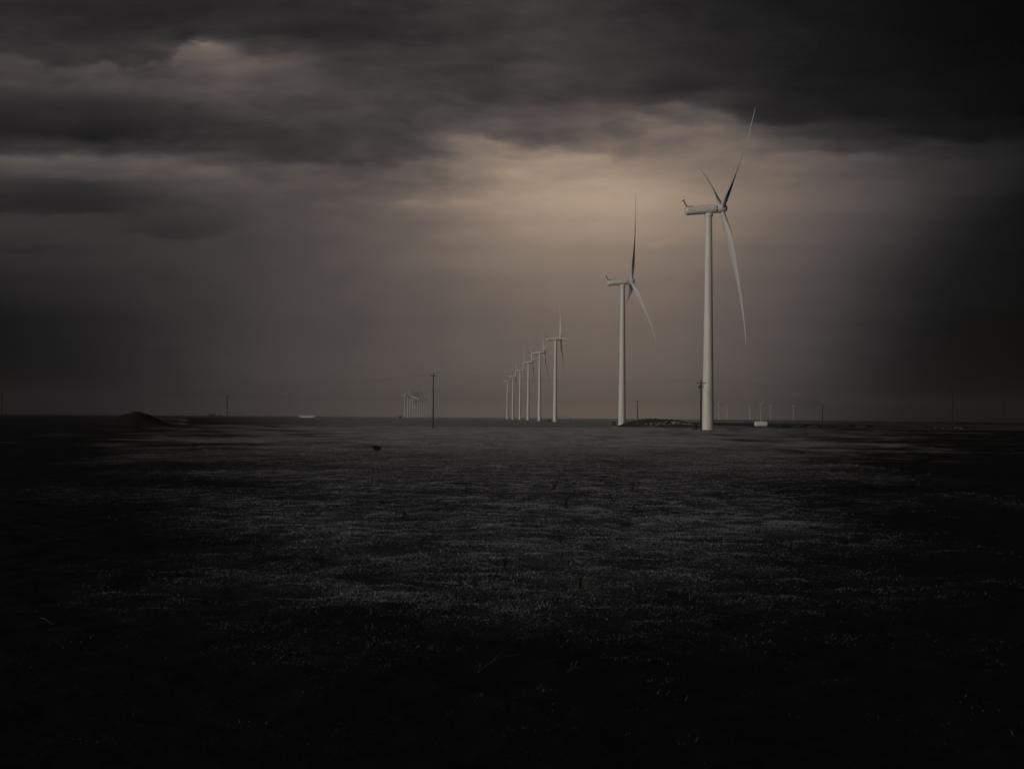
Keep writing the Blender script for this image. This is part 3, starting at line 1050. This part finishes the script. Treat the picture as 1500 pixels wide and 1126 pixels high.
for i_, (px, py, h, lab) in enumerate([
        (738, 832, 0.42, 'tall dark weed upright in the middle of the grass'),
        (695, 860, 0.36, 'dark weed in the near grass left of the tall middle weed'),
        (674, 862, 0.32, 'short dark weed, leftmost of the near central weeds'),
        (848, 858, 0.42, 'dark weed in the near grass right of the tall middle weed'),
        (618, 808, 0.36, 'broad dark weed left of centre in the grass'),
        (812, 718, 0.60, 'dark weed in the middle distance below the second turbine'),
        (926, 718, 0.55, 'dark weed in the middle distance right of centre'),
        (829, 744, 0.50, 'spreading dark weed just right of the image centre line'),
        (592, 757, 0.40, 'low dark weed in the grass left of centre'),
        (820, 797, 0.40, 'small dark weed above the dark hollow right of centre'),
        (1012, 872, 0.34, 'dark weed at the right end of the pale near grass')]):
    weed(px, py, h, lab, 50 + i_)


def stick(px, py, segs, label):
    d = CAM_H * FPX / (py - (611 + 0.0079 * (px - 750)))
    c = ray_at(px, py, d)
    z0 = float(ground_z(c.x, d)) + 0.05
    mb = MB()
    for s in segs:
        mb.tube([Vector((c.x + a_ * 0.6, d + b_ * 0.6, z0 + e_ * 0.6)) for a_, b_, e_ in s], 0.007, 5, 0.004)
    o = mb.build('dead_branch', M_STRAW)
    tag(o, label, 'branch', 'dead branches on the dark ground')


stick(700, 980, [[(0, 0, 0), (.18, .1, .16), (.42, .2, .30), (.72, .5, .36), (1.15, .7, .40)], [(0, 0, 0), (.06, .02, .15), (.05, .05, .25)], [(.42, .2, .3), (.52, .3, .42)]],
      'forked pale dead branch lying on the dark ground in the foreground')
stick(830, 985, [[(0, 0, 0), (.2, .1, .12), (.4, .1, .10)], [(.1, .05, .06), (.15, .1, .25)], [(.2, .1, .12), (.3, .15, .28)]],
      'small twiggy dead branch right of the forked branch in the foreground')
stick(60, 908, [[(0, 0, 0), (.35, -.6, .06), (.7, -1.3, .08), (1.05, -2.0, .1)]], 'long straight pale stalk lying on the dark left foreground')
stick(245, 882, [[(0, 0, 0.05), (.22, .02, .1), (.42, .0, .08)]], 'short pale stalk lying on the dark ground at left')

# ------------------------------------------------------------------ grass (stuff)
NT = 200000
tr = np.exp(RNG.uniform(math.log(16), math.log(330), NT))
ta = np.radians(RNG.uniform(-26, 26, NT))
tx_, ty_ = tr * np.sin(ta), tr * np.cos(ta)
cv_ = grass_vignette(tx_, ty_)
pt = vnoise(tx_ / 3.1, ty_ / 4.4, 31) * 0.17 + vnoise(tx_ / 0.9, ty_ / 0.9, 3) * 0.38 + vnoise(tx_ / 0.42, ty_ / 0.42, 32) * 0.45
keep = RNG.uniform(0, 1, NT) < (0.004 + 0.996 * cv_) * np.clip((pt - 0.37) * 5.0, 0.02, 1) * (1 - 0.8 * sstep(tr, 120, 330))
tx_, ty_, tr, cvk, pt = tx_[keep], ty_[keep], tr[keep], cv_[keep], pt[keep]
nt = len(tx_)
NB = 20
bx_ = np.repeat(tx_, NB) + RNG.normal(0, 0.15, nt * NB) * (1 + np.repeat(tr, NB) / 80)
by_ = np.repeat(ty_, NB) + RNG.normal(0, 0.15, nt * NB) * (1 + np.repeat(tr, NB) / 80)
br_ = np.repeat(tr, NB)
bz_ = ground_z(bx_, by_) - 0.02
n = nt * NB
ln = RNG.uniform(0.02, 0.10, n) * np.where(RNG.uniform(0, 1, n) < 0.03, 1.9, 1.0) * (0.3 + 1.2 * np.clip(np.repeat(pt, NB), 0, 1)) * (1 + br_ / 500)
wd = (0.0012 + 0.00015 * br_) * RNG.uniform(0.7, 1.3, n)
lean_a = RNG.normal(0.2, 1.6, n)            # wind from the left: most blades lean right
lean = RNG.uniform(0.7, 1.8, n)
dx_, dy_ = np.cos(lean_a), np.sin(lean_a)
side_a = RNG.uniform(0, 2 * np.pi, n)
sx_, sy_ = np.cos(side_a) * wd, np.sin(side_a) * wd
h1, h2 = ln * 0.55 * np.cos(lean * 0.5), ln * np.cos(lean)
o1, o2 = ln * 0.55 * np.sin(lean * 0.5), ln * np.sin(lean)
P = np.empty((n, 5, 3), np.float32)
P[:, 0] = np.column_stack([bx_ - sx_, by_ - sy_, bz_])
P[:, 1] = np.column_stack([bx_ + sx_, by_ + sy_, bz_])
P[:, 2] = np.column_stack([bx_ + dx_ * o1 + sx_ * .8, by_ + dy_ * o1 + sy_ * .8, bz_ + h1])
P[:, 3] = np.column_stack([bx_ + dx_ * o1 - sx_ * .8, by_ + dy_ * o1 - sy_ * .8, bz_ + h1])
P[:, 4] = np.column_stack([bx_ + dx_ * o2, by_ + dy_ * o2, bz_ + h2])
me = bpy.data.meshes.new('grass')
me.vertices.add(n * 5)
me.vertices.foreach_set('co', P.ravel())
base = (np.arange(n) * 5)[:, None]
loops = (base + np.array([[0, 1, 2, 3, 3, 2, 4]])).ravel().astype(np.int32)
me.loops.add(len(loops))
me.loops.foreach_set('vertex_index', loops)
me.polygons.add(n * 2)
ls = (np.arange(n)[:, None] * 7 + np.array([[0, 4]])).ravel().astype(np.int32)
me.polygons.foreach_set('loop_start', ls)
me.update(calc_edges=True)
sh = np.repeat(np.clip(RNG.beta(1.5, 2.2, n) + 1.3 * (np.repeat(pt, NB) - 0.5), 0, 1) * np.repeat(0.3 + 0.7 * cvk, NB), 5).astype(np.float32)  # random blade tone, also darkened by the painted vignette
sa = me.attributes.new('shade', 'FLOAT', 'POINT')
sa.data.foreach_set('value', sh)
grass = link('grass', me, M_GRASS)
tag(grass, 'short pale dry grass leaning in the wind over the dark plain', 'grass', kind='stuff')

# ------------------------------------------------------------------ haze
hm = bpy.data.materials.new('haze_air')
hm.use_nodes = True
ht = hm.node_tree
ht.nodes.clear()
pv = ht.nodes.new('ShaderNodeVolumePrincipled')
pv.inputs['Color'].default_value = (0.92, 0.95, 0.99, 1)
pv.inputs['Density'].default_value = 9.0e-5
pv.inputs['Anisotropy'].default_value = 0.84
pv.inputs['Density Attribute'].default_value = ''
ho = ht.nodes.new('ShaderNodeOutputMaterial')
ht.links.new(pv.outputs[0], ho.inputs['Volume'])
haze = MB().box((0, 0, 74.0), (20400, 20400, 150.0)).build('haze', hm)
haze.location = (0, 0, 0)
tag(haze, kind='stuff')
